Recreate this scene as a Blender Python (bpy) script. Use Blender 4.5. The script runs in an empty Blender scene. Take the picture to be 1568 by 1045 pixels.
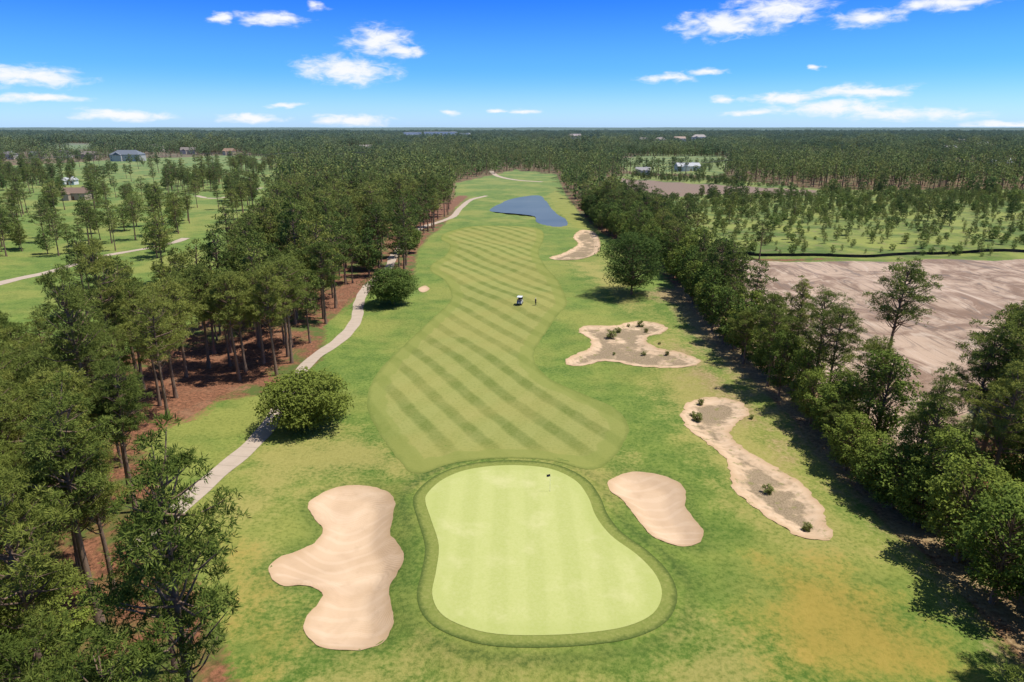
import bpy, math, numpy as np, random
from mathutils import Vector, geometry
rng=np.random.default_rng(7); random.seed(7)
scene=bpy.context.scene
scene.view_settings.view_transform='Standard'; scene.view_settings.look='None'
scene.view_settings.exposure=0; scene.view_settings.gamma=1
COL=scene.collection
# ---------------------------------------------------------------- image pixels back-projected from the camera onto a level plane
F=1045.0; PITCH=math.radians(17.4); CAMH=40.0
cp,sp=math.cos(PITCH),math.sin(PITCH)
def ray(x,y):
    u=(x-784)/F; v=(522.5-y)/F
    return (u,cp+v*sp,v*cp-sp)
def P(x,y,z=0.0):
    d=ray(x,y); t=(CAMH-z)/-d[2]
    return (d[0]*t,d[1]*t)
def PL(l,z=0.0): return np.array([P(a,b,z) for a,b in l])
# ---------------------------------------------------------------- curves / sdf
def smooth(poly,step=0.6,closed=True):
    n=len(poly); out=[]
    rngi=range(n) if closed else range(n-1)
    for i in rngi:
        if closed: p0,p1,p2,p3=[poly[(i+k-1)%n] for k in range(4)]
        else: p0,p1,p2,p3=[poly[min(max(i+k-1,0),n-1)] for k in range(4)]
        m=max(1,int(np.linalg.norm(p2-p1)/step))
        for j in range(m):
            t=j/m
            out.append(0.5*((2*p1)+(-p0+p2)*t+(2*p0-5*p1+4*p2-p3)*t*t+(-p0+3*p1-3*p2+p3)*t**3))
    if not closed: out.append(poly[-1])
    return np.array(out)
def sdf(poly,X,Y,lim=30.0):
    res=np.full(X.shape,-lim)
    mn=poly.min(0)-lim; mx=poly.max(0)+lim
    sel=(X>mn[0])&(X<mx[0])&(Y>mn[1])&(Y<mx[1])
    x=X[sel]; y=Y[sel]
    if x.size==0: return res
    d=np.full(x.shape,1e18); ins=np.zeros(x.shape,bool)
    for i in range(len(poly)):
        a=poly[i-1]; b=poly[i]
        ex,ey=b-a; L=ex*ex+ey*ey+1e-12
        t=np.clip(((x-a[0])*ex+(y-a[1])*ey)/L,0,1)
        d=np.minimum(d,(x-a[0]-t*ex)**2+(y-a[1]-t*ey)**2)
        c=((a[1]>y)!=(b[1]>y))
        if abs(ey)>1e-12: ins^=c&(x<ex*(y-a[1])/ey+a[0])
    r=np.sqrt(d); r=np.where(ins,r,-r)
    res[sel]=np.clip(r,-lim,lim); return res
def sstep(a,b,x):
    t=np.clip((x-a)/(b-a),0,1); return t*t*(3-2*t)
# ---------------------------------------------------------------- layout outlines
green=smooth(PL([(655,760),(680,738),(720,723),(780,717),(840,722),(880,740),(900,765),(912,795),(935,825),(975,855),(1003,885),(1013,915),(1000,945),(960,965),(900,975),(830,979),(760,977),(710,965),(675,945),(662,915),(668,880),(672,840),(660,800),(652,775)]))
def offset(poly,d):
    area=0.5*np.sum(poly[:,0]*np.roll(poly[:,1],-1)-np.roll(poly[:,0],-1)*poly[:,1])
    t=np.roll(poly,-3,0)-np.roll(poly,3,0)
    t/=np.linalg.norm(t,axis=1)[:,None]
    n=np.stack([t[:,1],-t[:,0]],1)*(1 if area>0 else -1)
    return poly+n*d
collar=offset(green,1.35)
fairway=smooth(PL([(640,728),(610,705),(578,660),(563,625),(568,595),(590,560),(625,520),(660,490),(688,462),(690,445),(680,430),(660,418),(662,405),(685,388),(688,375),(675,366),(690,352),(730,346),(790,346),(828,353),(832,368),(825,385),(835,410),(855,430),(868,465),(850,490),(825,525),(818,552),(840,577),(890,600),(940,625),(962,655),(955,680),(935,705),(900,722),(850,710),(780,705),(700,712)]),1.0)
bunkL=smooth(PL([(472,772),(490,755),(515,745),(550,741),(585,748),(603,765),(603,790),(597,815),(612,835),(618,858),(608,880),(595,905),(600,930),(603,955),(590,978),(560,992),(520,996),(485,988),(467,968),(470,942),(487,920),(492,903),(470,894),(435,896),(415,885),(414,868),(430,852),(460,840),(485,825),(493,805),(480,790)]),0.4)
bunkR=smooth(PL([(932,738),(955,725),(990,724),(1030,735),(1048,750),(1050,775),(1062,795),(1077,815),(1072,832),(1045,838),(1015,832),(992,818),(975,795),(955,770),(935,755)]),0.4)
waste1=smooth(PL([(1043,635),(1055,615),(1080,609),(1110,612),(1140,622),(1143,638),(1120,655),(1125,675),(1150,693),(1190,715),(1225,738),(1250,765),(1265,800),(1272,825),(1255,833),(1225,828),(1195,810),(1165,788),(1135,765),(1118,740),(1115,712),(1095,690),(1065,668),(1048,652)]),0.4)
waste2=smooth(PL([(865,548),(885,540),(905,530),(900,518),(885,509),(900,501),(940,500),(975,488),(1010,492),(1022,502),(1010,512),(990,520),(1000,533),(1040,542),(1070,553),(1060,563),(1020,563),(975,558),(930,550),(900,555),(872,557)]),0.5)
waste3=smooth(PL([(842,392),(868,384),(885,374),(878,362),(890,353),(908,354),(918,368),(916,386),(890,396),(852,397)]),0.7)
bunk4=smooth(PL([(640,442),(650,437),(658,441),(648,446)]),0.7)
pond=smooth(PL([(750,322),(775,308),(800,302),(825,300),(836,308),(846,322),(864,334),(868,346),(845,348),(822,341),(818,332),(790,328),(765,326)]),1.5)
bunkers=[(bunkL,0.75),(bunkR,0.7),(waste1,0.35),(waste2,0.45),(waste3,0.4),(bunk4,0.4)]
corrL=[(470,1250),(432,1060),(398,950),(356,850),(278,700),(222,580),(320,532),(445,512),(500,478),(505,435),(545,402),(640,375),(645,340),(700,300),(700,262)]
corrR=[(790,256),(850,262),(862,290),(885,320),(925,352),(1000,395),(1040,440),(1090,510),(1165,585),(1265,680),(1340,765),(1465,880),(1550,980),(1740,1180)]
corridor=np.concatenate([PL(corrL,9),PL(corrR,3)])
soil=np.concatenate([PL([(1060,386),(1165,390),(1350,391),(1568,388),(1900,386),(2000,450)],2),PL([(1720,470),(1568,490),(1500,540),(1450,600),(1428,640),(1385,570),(1300,512),(1188,470),(1160,425)],10)])
meadow=PL([(925,300),(1000,332),(1050,385),(1080,392),(1350,397),(2100,397),(2100,284),(1568,292),(1250,290),(1100,274),(960,268),(935,276)])
fieldN=PL([(960,262),(1100,270),(1120,250),(1100,232),(1010,230),(950,246)])
lawnW=np.concatenate([PL([(-100,258),(20,254),(100,250),(190,245),(300,240),(400,240),(422,256)]),PL([(408,296),(368,328),(300,368),(274,398),(150,434),(0,476),(-300,600)],14),PL([(-420,420)])])
islands=[PL([(-250,425),(-100,405),(0,400),(125,386),(135,368),(0,352),(-200,360)]),PL([(-200,350),(80,340),(110,322),(60,315),(-200,330)]),PL([(140,390),(180,392),(240,374),(300,352),(300,335),(230,345),(150,362)]),
 PL([(250,300),(330,296),(345,280),(270,276)]),PL([(-200,308),(90,296),(110,280),(100,270),(-200,276)]),PL([(340,352),(395,320),(405,290),(370,292),(330,330)]),PL([(150,330),(240,322),(235,306),(150,312)]),PL([(355,275),(415,270),(415,258),(350,262)])]
stripS=PL([(950,274),(1050,281),(1250,292),(1250,300),(1100,297),(990,305),(955,296)])
roadW=[(-160,475),(-60,455),(0,437),(60,420),(130,401),(200,386),(262,374),(285,366)]
pathA=[(215,850),(255,808),(290,775),(330,735),(375,690),(405,655),(435,612),(455,578),(480,550),(520,520),(545,490),(550,462),(562,442),(590,418),(601,398)]
pathB=[(600,398),(625,365),(650,347),(690,335),(706,318),(722,306),(745,300)]
pathC=[(752,262),(762,270),(790,276),(830,279)]
pathD=[(300,300),(340,303),(400,288)]
clear_far=[PL(c) for c in ([(520,236),(600,238),(620,228),(540,226)],[(1180,240),(1330,246),(1350,236),(1200,231)],[(0,228),(150,230),(160,221),(0,220)],[(300,226),(420,227),(430,219),(310,218)],[(1380,262),(1500,264),(1568,258),(1568,248),(1400,250)],[(780,224),(900,226),(910,218),(790,217)],[(1400,232),(1560,234),(1560,225),(1420,224)])]
# ---------------------------------------------------------------- height field
def undul(x,y):
    f=np.exp(-((y/420.0)**4))
    return f*(0.38*np.sin(x/9.0+1.3+0.02*y)*np.sin(y/14.0+0.4)+0.25*np.sin(x/5.3+y/8.1)+0.18*np.sin(x/15.-y/6.2+2))
def base_h(x,y):
    g=sdf(green,x,y,12.0)
    return undul(x,y)*(1-sstep(-8,-1.8,g))+0.35*sstep(-6,-1.8,g)
def height(x,y):
    z=base_h(x,y)
    for b,dp in bunkers:
        z=z-dp*sstep(0,2.4,sdf(b,x,y,6.0))
    return z
def h1(x,y): return float(height(np.array([x],float),np.array([y],float))[0])
# ---------------------------------------------------------------- node helpers
def node(nt,typ,ins=None,**pr):
    n=nt.nodes.new(typ)
    for k,v in pr.items(): setattr(n,k,v)
    for k,v in (ins or {}).items():
        s=n.inputs[k]
        if isinstance(v,bpy.types.NodeSocket): nt.links.new(v,s)
        else: s.default_value=v
    return n
def M(nt,op,a,b=0.0,c=0.0,clamp=False):
    return node(nt,'ShaderNodeMath',{0:a,1:b,2:c},operation=op,use_clamp=clamp).outputs[0]
def c4(c): return (c[0],c[1],c[2],1.0)
def MIX(nt,f,a,b,blend='MIX'):
    if not isinstance(a,bpy.types.NodeSocket): a=c4(a)
    if not isinstance(b,bpy.types.NodeSocket): b=c4(b)
    n=node(nt,'ShaderNodeMix',data_type='RGBA',blend_type=blend)
    for i,v in ((0,f),(6,a),(7,b)):
        if isinstance(v,bpy.types.NodeSocket): nt.links.new(v,n.inputs[i])
        else: n.inputs[i].default_value=v
    return n.outputs[2]
def NOI(nt,vec,scale,detail=3,rough=0.55,dist=0.0):
    return node(nt,'ShaderNodeTexNoise',{'Vector':vec,'Scale':scale,'Detail':detail,'Roughness':rough,'Distortion':dist}).outputs[0]
def SS(nt,v,a,b,lo=0.0,hi=1.0):
    return node(nt,'ShaderNodeMapRange',{0:v,1:a,2:b,3:lo,4:hi},interpolation_type='SMOOTHSTEP').outputs[0]
def POS(nt): return node(nt,'ShaderNodeNewGeometry').outputs['Position']
def MAP(nt,v,scale=(1,1,1),rot=(0,0,0),loc=(0,0,0)):
    return node(nt,'ShaderNodeMapping',{'Vector':v,'Scale':scale,'Rotation':rot,'Location':loc}).outputs[0]
def ATT(nt,name): return node(nt,'ShaderNodeAttribute',attribute_name=name).outputs['Fac']
def newmat(name):
    m=bpy.data.materials.new(name); m.use_nodes=True; nt=m.node_tree; nt.nodes.clear()
    out=nt.nodes.new('ShaderNodeOutputMaterial'); return m,nt,out
def finish(nt,out,col,rough=0.9,bump=None,bstr=0.3,bdist=0.1,spec=0.15,metal=0.0):
    b=node(nt,'ShaderNodeBsdfPrincipled',{'Roughness':rough,'Specular IOR Level':spec,'Metallic':metal})
    if isinstance(col,bpy.types.NodeSocket): nt.links.new(col,b.inputs['Base Color'])
    else: b.inputs['Base Color'].default_value=c4(col)
    if bump is not None:
        bn=node(nt,'ShaderNodeBump',{'Height':bump,'Strength':bstr,'Distance':bdist})
        nt.links.new(bn.outputs[0],b.inputs['Normal'])
    nt.links.new(b.outputs[0],out.inputs[0])
def simple(name,col,rough=0.7,var=0.15,scale=4.0,spec=0.3,metal=0.0):
    m,nt,out=newmat(name)
    tc=node(nt,'ShaderNodeTexCoord').outputs['Object']
    n=NOI(nt,tc,scale,4)
    c=MIX(nt,n,[v*(1-var) for v in col],[min(1,v*(1+var)) for v in col])
    finish(nt,out,c,rough,spec=spec,metal=metal); return m
def painted_haze(nt,col,pos,k=0.62):  # aerial haze painted into base colour: bluer with growing world Y
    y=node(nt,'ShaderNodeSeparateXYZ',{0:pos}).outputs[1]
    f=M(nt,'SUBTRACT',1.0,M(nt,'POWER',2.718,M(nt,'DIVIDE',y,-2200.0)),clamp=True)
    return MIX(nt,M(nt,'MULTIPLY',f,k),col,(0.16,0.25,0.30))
# ---------------------------------------------------------------- materials
def grass_base(nt,pos):
    big=NOI(nt,pos,0.04,4,0.6); mid=NOI(nt,pos,0.22,4,0.6); fin=NOI(nt,pos,2.2,5,0.7); vf=NOI(nt,pos,11,3,0.7)
    c=MIX(nt,SS(nt,mid,0.35,0.68),(0.105,0.18,0.026),(0.185,0.255,0.042))
    c=MIX(nt,M(nt,'MULTIPLY',SS(nt,big,0.44,0.62),0.7),c,(0.32,0.31,0.07))
    c=MIX(nt,M(nt,'MULTIPLY',SS(nt,fin,0.35,0.75),0.42),c,(0.33,0.34,0.09))
    c=MIX(nt,M(nt,'MULTIPLY',SS(nt,fin,0.55,0.25),0.55),c,(0.05,0.092,0.014))
    return c,big,mid,fin,vf
def m_ground():
    m,nt,out=newmat('rough_grass_ground'); pos=POS(nt)
    c,big,mid,fin,vf=grass_base(nt,pos)
    edge=M(nt,'ADD',M(nt,'MULTIPLY',M(nt,'SUBTRACT',mid,0.5),0.9),M(nt,'MULTIPLY',M(nt,'SUBTRACT',fin,0.5),0.7))
    def mask(a,k=1.0,lo=0.35,hi=0.65): return SS(nt,M(nt,'ADD',ATT(nt,a),M(nt,'MULTIPLY',edge,k)),lo,hi)
    c=MIX(nt,M(nt,'MULTIPLY',mask('dry',1.5,0.25,0.85),0.8),c,MIX(nt,fin,(0.28,0.245,0.06),(0.46,0.39,0.13)))
    c=MIX(nt,M(nt,'MULTIPLY',mask('orange',1.3,0.2,0.9),0.7),c,(0.43,0.28,0.06))
    c=MIX(nt,M(nt,'MULTIPLY',ATT(nt,'ring'),SS(nt,fin,0.2,0.7,0.85,0.3)),c,(0.055,0.09,0.02))
    c=MIX(nt,mask('bank',0.8),c,MIX(nt,mid,(0.16,0.20,0.03),(0.38,0.35,0.08)))
    mn=NOI(nt,pos,0.05,5,0.65)
    mc=MIX(nt,SS(nt,mn,0.38,0.62),(0.11,0.16,0.03),(0.28,0.30,0.065))
    mc=MIX(nt,M(nt,'MULTIPLY',SS(nt,mid,0.50,0.72),0.6),mc,(0.26,0.20,0.10))
    c=MIX(nt,mask('meadow',0.5),c,mc)
    straw=MIX(nt,SS(nt,fin,0.3,0.7),(0.11,0.052,0.026),(0.36,0.155,0.08))
    straw=MIX(nt,M(nt,'MULTIPLY',SS(nt,mid,0.5,0.75),0.4),straw,(0.36,0.23,0.13))
    fl=MIX(nt,SS(nt,mid,0.42,0.62),straw,(0.11,0.14,0.03))
    c=MIX(nt,mask('forest',0.8),c,fl)
    c=MIX(nt,mask('straw',1.3,0.4,0.75),c,straw)
    edgec=MIX(nt,SS(nt,fin,0.3,0.7),(0.24,0.155,0.075),(0.46,0.325,0.17))
    c=MIX(nt,M(nt,'MULTIPLY',mask('litter',1.3,0.3,0.85),0.85),c,edgec)
    sp1=MAP(nt,pos,scale=(0.025,0.05,1),rot=(0,0,0.12)); s1=NOI(nt,sp1,1.0,6,0.66,1.2)
    sp2=MAP(nt,pos,scale=(0.22,0.04,1),rot=(0,0,0.5)); s2=NOI(nt,sp2,1.0,5,0.6,1.2)
    sp3=MAP(nt,pos,scale=(0.9,0.03,1),rot=(0,0,1.25)); s3=NOI(nt,sp3,1.0,4,0.6,1.6)
    sc=MIX(nt,SS(nt,s1,0.40,0.58),(0.27,0.175,0.12),(0.52,0.375,0.27))
    sc=MIX(nt,M(nt,'MULTIPLY',SS(nt,s2,0.52,0.68),0.65),sc,(0.60,0.47,0.36))
    sc=MIX(nt,M(nt,'MULTIPLY',SS(nt,s2,0.46,0.32),0.8),sc,(0.20,0.155,0.125))
    sc=MIX(nt,M(nt,'MULTIPLY',SS(nt,s3,0.56,0.62),0.6),sc,(0.19,0.135,0.10))
    c=MIX(nt,mask('soil',0.35),c,sc)
    c=MIX(nt,mask('soil2',0.5),c,(0.27,0.18,0.125))
    c=painted_haze(nt,c,pos,0.7)
    bh=M(nt,'ADD',M(nt,'MULTIPLY',fin,0.6),M(nt,'MULTIPLY',vf,0.4))
    finish(nt,out,c,0.95,bh,0.65,0.3,0.05); return m
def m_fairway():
    m,nt,out=newmat('fairway_turf'); pos=POS(nt)
    mid=NOI(nt,pos,0.22,4,0.6); fin=NOI(nt,pos,2.5,5,0.7); big=NOI(nt,pos,0.05,3)
    s=node(nt,'ShaderNodeSeparateXYZ',{0:pos})
    d=M(nt,'ADD',M(nt,'MULTIPLY',s.outputs[0],0.885),M(nt,'MULTIPLY',s.outputs[1],0.465))
    d=M(nt,'ADD',d,M(nt,'MULTIPLY',M(nt,'SUBTRACT',mid,0.5),1.2))
    st=SS(nt,M(nt,'SINE',M(nt,'MULTIPLY',d,2*math.pi/5.2)),-0.75,0.15)
    d2=M(nt,'SUBTRACT',M(nt,'MULTIPLY',s.outputs[0],0.9),M(nt,'MULTIPLY',s.outputs[1],0.43))
    st2=SS(nt,M(nt,'SINE',M(nt,'MULTIPLY',d2,2*math.pi/5.2)),-0.4,0.4)
    c=MIX(nt,st,(0.150,0.185,0.042),(0.270,0.280,0.080))
    c=MIX(nt,M(nt,'MULTIPLY',st2,0.14),c,(0.37,0.37,0.13))
    c=MIX(nt,M(nt,'MULTIPLY',SS(nt,big,0.42,0.62),0.35),c,(0.34,0.29,0.09))
    c=MIX(nt,M(nt,'MULTIPLY',SS(nt,mid,0.5,0.75),0.3),c,(0.36,0.32,0.11))
    c=MIX(nt,M(nt,'MULTIPLY',SS(nt,fin,0.35,0.75),0.3),c,(0.36,0.35,0.12))
    c=MIX(nt,M(nt,'MULTIPLY',SS(nt,fin,0.5,0.25),0.35),c,(0.10,0.14,0.03))
    a=M(nt,'ADD',s.outputs[1],M(nt,'MULTIPLY',mid,14.0))
    ap=SS(nt,a,93,78)
    c=MIX(nt,M(nt,'MULTIPLY',ap,0.8),c,MIX(nt,fin,(0.22,0.23,0.055),(0.38,0.34,0.10)))
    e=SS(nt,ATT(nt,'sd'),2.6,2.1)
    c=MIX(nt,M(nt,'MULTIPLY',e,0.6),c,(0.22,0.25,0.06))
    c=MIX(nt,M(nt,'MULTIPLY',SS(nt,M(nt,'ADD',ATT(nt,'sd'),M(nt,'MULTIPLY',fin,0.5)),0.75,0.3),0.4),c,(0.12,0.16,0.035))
    finish(nt,out,c,0.95,fin,0.4,0.12,0.05); return m
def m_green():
    m,nt,out=newmat('putting_green_turf'); pos=POS(nt)
    mid=NOI(nt,pos,0.22,4,0.6); fin=NOI(nt,pos,4,5,0.75)
    s=node(nt,'ShaderNodeSeparateXYZ',{0:pos})
    st=SS(nt,M(nt,'SINE',M(nt,'ADD',M(nt,'MULTIPLY',s.outputs[0],2*math.pi/3.4),M(nt,'MULTIPLY',mid,1.2))),-0.6,0.6)
    c=MIX(nt,st,(0.43,0.455,0.150),(0.465,0.485,0.17))
    c=MIX(nt,M(nt,'MULTIPLY',SS(nt,mid,0.50,0.74),0.65),c,(0.58,0.555,0.26))
    c=MIX(nt,M(nt,'MULTIPLY',SS(nt,fin,0.4,0.75),0.28),c,(0.60,0.58,0.30))
    c=MIX(nt,M(nt,'MULTIPLY',SS(nt,fin,0.5,0.25),0.28),c,(0.32,0.37,0.10))
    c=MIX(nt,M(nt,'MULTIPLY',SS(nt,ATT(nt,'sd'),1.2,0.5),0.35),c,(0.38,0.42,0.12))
    finish(nt,out,c,0.9,fin,0.2,0.05,0.08); return m
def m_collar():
    m,nt,out=newmat('collar_turf'); pos=POS(nt)
    mid=NOI(nt,pos,0.4,4,0.6); fin=NOI(nt,pos,3,5,0.7)
    c=MIX(nt,mid,(0.15,0.195,0.04),(0.26,0.275,0.07))
    c=MIX(nt,M(nt,'MULTIPLY',SS(nt,fin,0.4,0.75),0.5),c,(0.35,0.33,0.11))
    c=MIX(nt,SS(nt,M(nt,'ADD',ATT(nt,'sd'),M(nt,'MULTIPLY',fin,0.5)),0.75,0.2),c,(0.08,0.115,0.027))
    finish(nt,out,c,0.95,fin,0.4,0.12,0.05); return m
def m_sand(name,waste=False):
    m,nt,out=newmat(name); pos=POS(nt)
    big=NOI(nt,pos,0.16,3,0.5,1.0); mid=NOI(nt,pos,0.8,4,0.6); fin=NOI(nt,pos,6,4,0.7)
    sw=node(nt,'ShaderNodeTexNoise',{'Vector':pos,'Scale':0.10,'Detail':1.0}).outputs['Color']
    wp=node(nt,'ShaderNodeVectorMath',{0:pos,1:node(nt,'ShaderNodeVectorMath',{0:sw,3:14.0},operation='SCALE').outputs[0]},operation='ADD').outputs[0]
    rk=node(nt,'ShaderNodeTexWave',{'Vector':wp,'Scale':0.17,'Distortion':4.0,'Detail':3.0,'Detail Scale':0.8},wave_type='RINGS').outputs[1]
    fk=node(nt,'ShaderNodeTexWave',{'Vector':wp,'Scale':1.6,'Distortion':2.0,'Detail':2.0,'Detail Scale':0.5},wave_type='RINGS').outputs[1]
    c=MIX(nt,SS(nt,big,0.3,0.7),(0.57,0.40,0.255),(0.68,0.495,0.33))
    c=MIX(nt,M(nt,'MULTIPLY',SS(nt,rk,0.60,0.98),0.22),c,(0.78,0.60,0.43))
    c=MIX(nt,M(nt,'MULTIPLY',fk,0.12),c,(0.46,0.32,0.20))
    c=MIX(nt,M(nt,'MULTIPLY',SS(nt,mid,0.5,0.8),0.4),c,(0.48,0.33,0.20))
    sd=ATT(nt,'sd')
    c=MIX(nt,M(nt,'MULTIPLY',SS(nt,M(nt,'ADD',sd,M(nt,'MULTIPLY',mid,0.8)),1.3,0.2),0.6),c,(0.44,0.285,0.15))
    if waste:
        n2=NOI(nt,pos,0.20,5,0.65)
        sdn=M(nt,'ADD',sd,M(nt,'MULTIPLY',M(nt,'SUBTRACT',mid,0.5),2.4))
        mk=M(nt,'MULTIPLY',SS(nt,sdn,0.6,1.9),SS(nt,n2,0.35,0.50))
        c=MIX(nt,mk,c,MIX(nt,SS(nt,fin,0.3,0.7),(0.20,0.15,0.09),(0.40,0.30,0.195)))
        gr=M(nt,'MULTIPLY',SS(nt,NOI(nt,pos,0.7,5,0.7),0.56,0.67),0.7)
        c=MIX(nt,gr,c,(0.22,0.21,0.07))
    finish(nt,out,c,0.95,M(nt,'ADD',M(nt,'MULTIPLY',fk,0.6),fin),0.35,0.06,0.1); return m
def m_path():
    m,nt,out=newmat('concrete_path'); pos=POS(nt)
    n=NOI(nt,pos,0.6,5,0.65); f=NOI(nt,pos,5,4,0.7)
    c=MIX(nt,n,(0.42,0.33,0.25),(0.62,0.50,0.39))
    c=MIX(nt,M(nt,'MULTIPLY',f,0.35),c,(0.30,0.24,0.19))
    j=SS(nt,M(nt,'ABSOLUTE',M(nt,'SUBTRACT',M(nt,'FRACT',M(nt,'DIVIDE',ATT(nt,'along'),3.0)),0.5)),0.47,0.49)
    c=MIX(nt,M(nt,'MULTIPLY',j,0.4),c,(0.15,0.12,0.09))
    finish(nt,out,c,0.9,f,0.2,0.03,0.2); return m
def m_water():
    m,nt,out=newmat('pond_water'); pos=POS(nt)
    w=NOI(nt,pos,0.5,4,0.6)
    c=MIX(nt,NOI(nt,pos,0.04,4),(0.10,0.125,0.15),(0.20,0.225,0.245))
    bn=node(nt,'ShaderNodeBump',{'Height':w,'Strength':0.12,'Distance':0.10}).outputs[0]
    d=node(nt,'ShaderNodeBsdfDiffuse',{'Color':c}); g=node(nt,'ShaderNodeBsdfGlossy',{'Color':(0.75,0.62,0.45,1),'Roughness':0.08,'Normal':bn})
    mx=node(nt,'ShaderNodeMixShader',{0:0.30,1:d.outputs[0],2:g.outputs[0]}); nt.links.new(mx.outputs[0],out.inputs[0]); return m
def m_leaf(name,dark,light,tip,transl=0.24):
    m,nt,out=newmat(name); pos=POS(nt)
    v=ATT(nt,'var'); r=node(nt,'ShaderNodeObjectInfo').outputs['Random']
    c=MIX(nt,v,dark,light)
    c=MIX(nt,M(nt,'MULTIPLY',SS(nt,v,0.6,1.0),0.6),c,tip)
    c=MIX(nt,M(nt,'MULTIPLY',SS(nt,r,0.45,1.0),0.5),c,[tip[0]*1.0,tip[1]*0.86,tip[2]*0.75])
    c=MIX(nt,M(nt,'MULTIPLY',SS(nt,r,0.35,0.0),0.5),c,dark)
    c=MIX(nt,M(nt,'MULTIPLY',SS(nt,NOI(nt,pos,0.012,1),0.42,0.60),0.30),c,tip)
    c=painted_haze(nt,c,pos,0.78)
    d=node(nt,'ShaderNodeBsdfDiffuse',{'Color':c})
    t=node(nt,'ShaderNodeBsdfTranslucent',{'Color':c})
    mx=node(nt,'ShaderNodeMixShader',{0:transl,1:d.outputs[0],2:t.outputs[0]})
    nt.links.new(mx.outputs[0],out.inputs[0]); return m
def m_bark():
    m,nt,out=newmat('bark'); tc=node(nt,'ShaderNodeTexCoord').outputs['Object']
    n=NOI(nt,MAP(nt,tc,scale=(4,4,0.8)),1.5,5,0.7)
    finish(nt,out,MIX(nt,n,(0.10,0.065,0.045),(0.36,0.25,0.175)),0.95,n,0.5,0.05,0.05); return m
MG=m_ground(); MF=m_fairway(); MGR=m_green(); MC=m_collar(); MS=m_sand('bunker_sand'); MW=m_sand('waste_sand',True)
MP=m_path(); MWA=m_water(); BARK=m_bark()
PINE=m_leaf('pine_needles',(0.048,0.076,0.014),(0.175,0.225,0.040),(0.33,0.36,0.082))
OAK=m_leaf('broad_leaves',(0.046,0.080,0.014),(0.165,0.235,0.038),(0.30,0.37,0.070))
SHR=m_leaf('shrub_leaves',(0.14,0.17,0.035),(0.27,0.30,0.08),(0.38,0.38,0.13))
# ---------------------------------------------------------------- mesh helpers
def link(o,col=None): (col or COL).objects.link(o); return o
def mesh_np(name,V,Fq,mats,midx=None,var=None,smooth_=False):
    me=bpy.data.meshes.new(name); k=Fq.shape[1]
    me.vertices.add(len(V)); me.vertices.foreach_set('co',np.asarray(V,np.float32).ravel())
    me.loops.add(Fq.size); me.loops.foreach_set('vertex_index',Fq.ravel().astype(np.int32))
    me.polygons.add(len(Fq)); me.polygons.foreach_set('loop_start',(np.arange(len(Fq))*k).astype(np.int32))
    me.polygons.foreach_set('loop_total',np.full(len(Fq),k,np.int32))
    for m in mats: me.materials.append(m)
    if midx is not None: me.polygons.foreach_set('material_index',midx.astype(np.int32))
    if var is not None:
        a=me.attributes.new('var','FLOAT','FACE'); a.data.foreach_set('value',var.astype(np.float32))
    me.update(calc_edges=True)
    if smooth_: me.polygons.foreach_set('use_smooth',np.ones(len(Fq),bool))
    return me
def addattr(me,name,arr):
    a=me.attributes.new(name,'FLOAT','POINT'); a.data.foreach_set('value',arr.astype(np.float32).ravel())
# ---------------------------------------------------------------- ground
def growth(start,step,g,end):
    out=[start]
    while out[-1]<end: out.append(out[-1]+step); step*=g
    return out
xr=growth(62,0.7,1.06,40000); xs=np.array([-v for v in xr[::-1]]+list(np.arange(-61.4,62,0.6))+xr)
ys=np.array([-3000,-1000,-300,-100,-40,-10,5,15,25]+list(np.arange(30,125,0.6))+growth(125,0.65,1.018,420)+growth(430,9,1.12,45000))
ys=np.unique(ys)
XX,YY=np.meshgrid(xs,ys); X=XX.ravel(); Y=YY.ravel()
Z=height(X,Y)
for b,dp in bunkers: Z=Z-0.10*sstep(0.0,0.5,sdf(b,X,Y,3.0))
Z-=0.5*sstep(0.0,2.0,sdf(pond,X,Y,5.0))
nx=len(xs); ny=len(ys)
i=np.arange((nx)*(ny)).reshape(ny,nx)
Fq=np.stack([i[:-1,:-1],i[:-1,1:],i[1:,1:],i[1:,:-1]],-1).reshape(-1,4)
sdS=sdf(soil,X,Y,30)
Z=Z+sstep(2,12,sdS)*(0.5*np.sin(X/7+Y/19)*np.sin(Y/11-X/23)+0.3*np.sin(X/3.1-Y/8))
gm=mesh_np('ground',np.stack([X,Y,Z],1),Fq,[MG],smooth_=True)
def soft(poly,w,lim=30): return np.clip(0.5+sdf(poly,X,Y,lim)/(2*w),0,1)
sdC=sdf(corridor,X,Y,30); sdM=sdf(meadow,X,Y,30); sdW=sdf(lawnW,X,Y,30); sdN=sdf(fieldN,X,Y,30)
sdF=np.maximum.reduce([sdf(c,X,Y,30) for c in clear_far])
op=np.maximum.reduce([sdC,sdS,sdM,sdW,sdN,sdF])
addattr(gm,'forest',np.clip(0.5-(op+1.0)/4,0,1))
addattr(gm,'soil',np.clip(0.5+sdS/3,0,1)); addattr(gm,'meadow',np.clip(0.5+np.maximum.reduce([sdM,sdN,sdF])/6,0,1))
addattr(gm,'soil2',soft(stripS,3))
strawp=[PL([(150,640),(215,575),(300,530),(430,505),(465,520),(440,545),(400,575),(345,605),(300,640),(250,655),(200,690)]),
        PL([(455,470),(520,440),(560,415),(590,420),(545,450),(520,480)]),PL([(600,385),(650,350),(700,318),(720,300),(700,300),(640,335),(590,370)])]
addattr(gm,'straw',np.maximum.reduce([soft(p,2.0) for p in strawp]))
litp=[PL([(985,450),(1035,470),(1060,520),(1110,570),(1160,610),(1200,650),(1260,720),(1330,790),(1420,880),(1500,960),(1700,1180),(1900,1180),(1700,900),(1300,560),(1060,430)]),
      PL([(1010,505),(1090,550),(1150,610),(1230,680),(1260,740),(1200,710),(1150,670),(1080,610),(1020,560)])]
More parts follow.
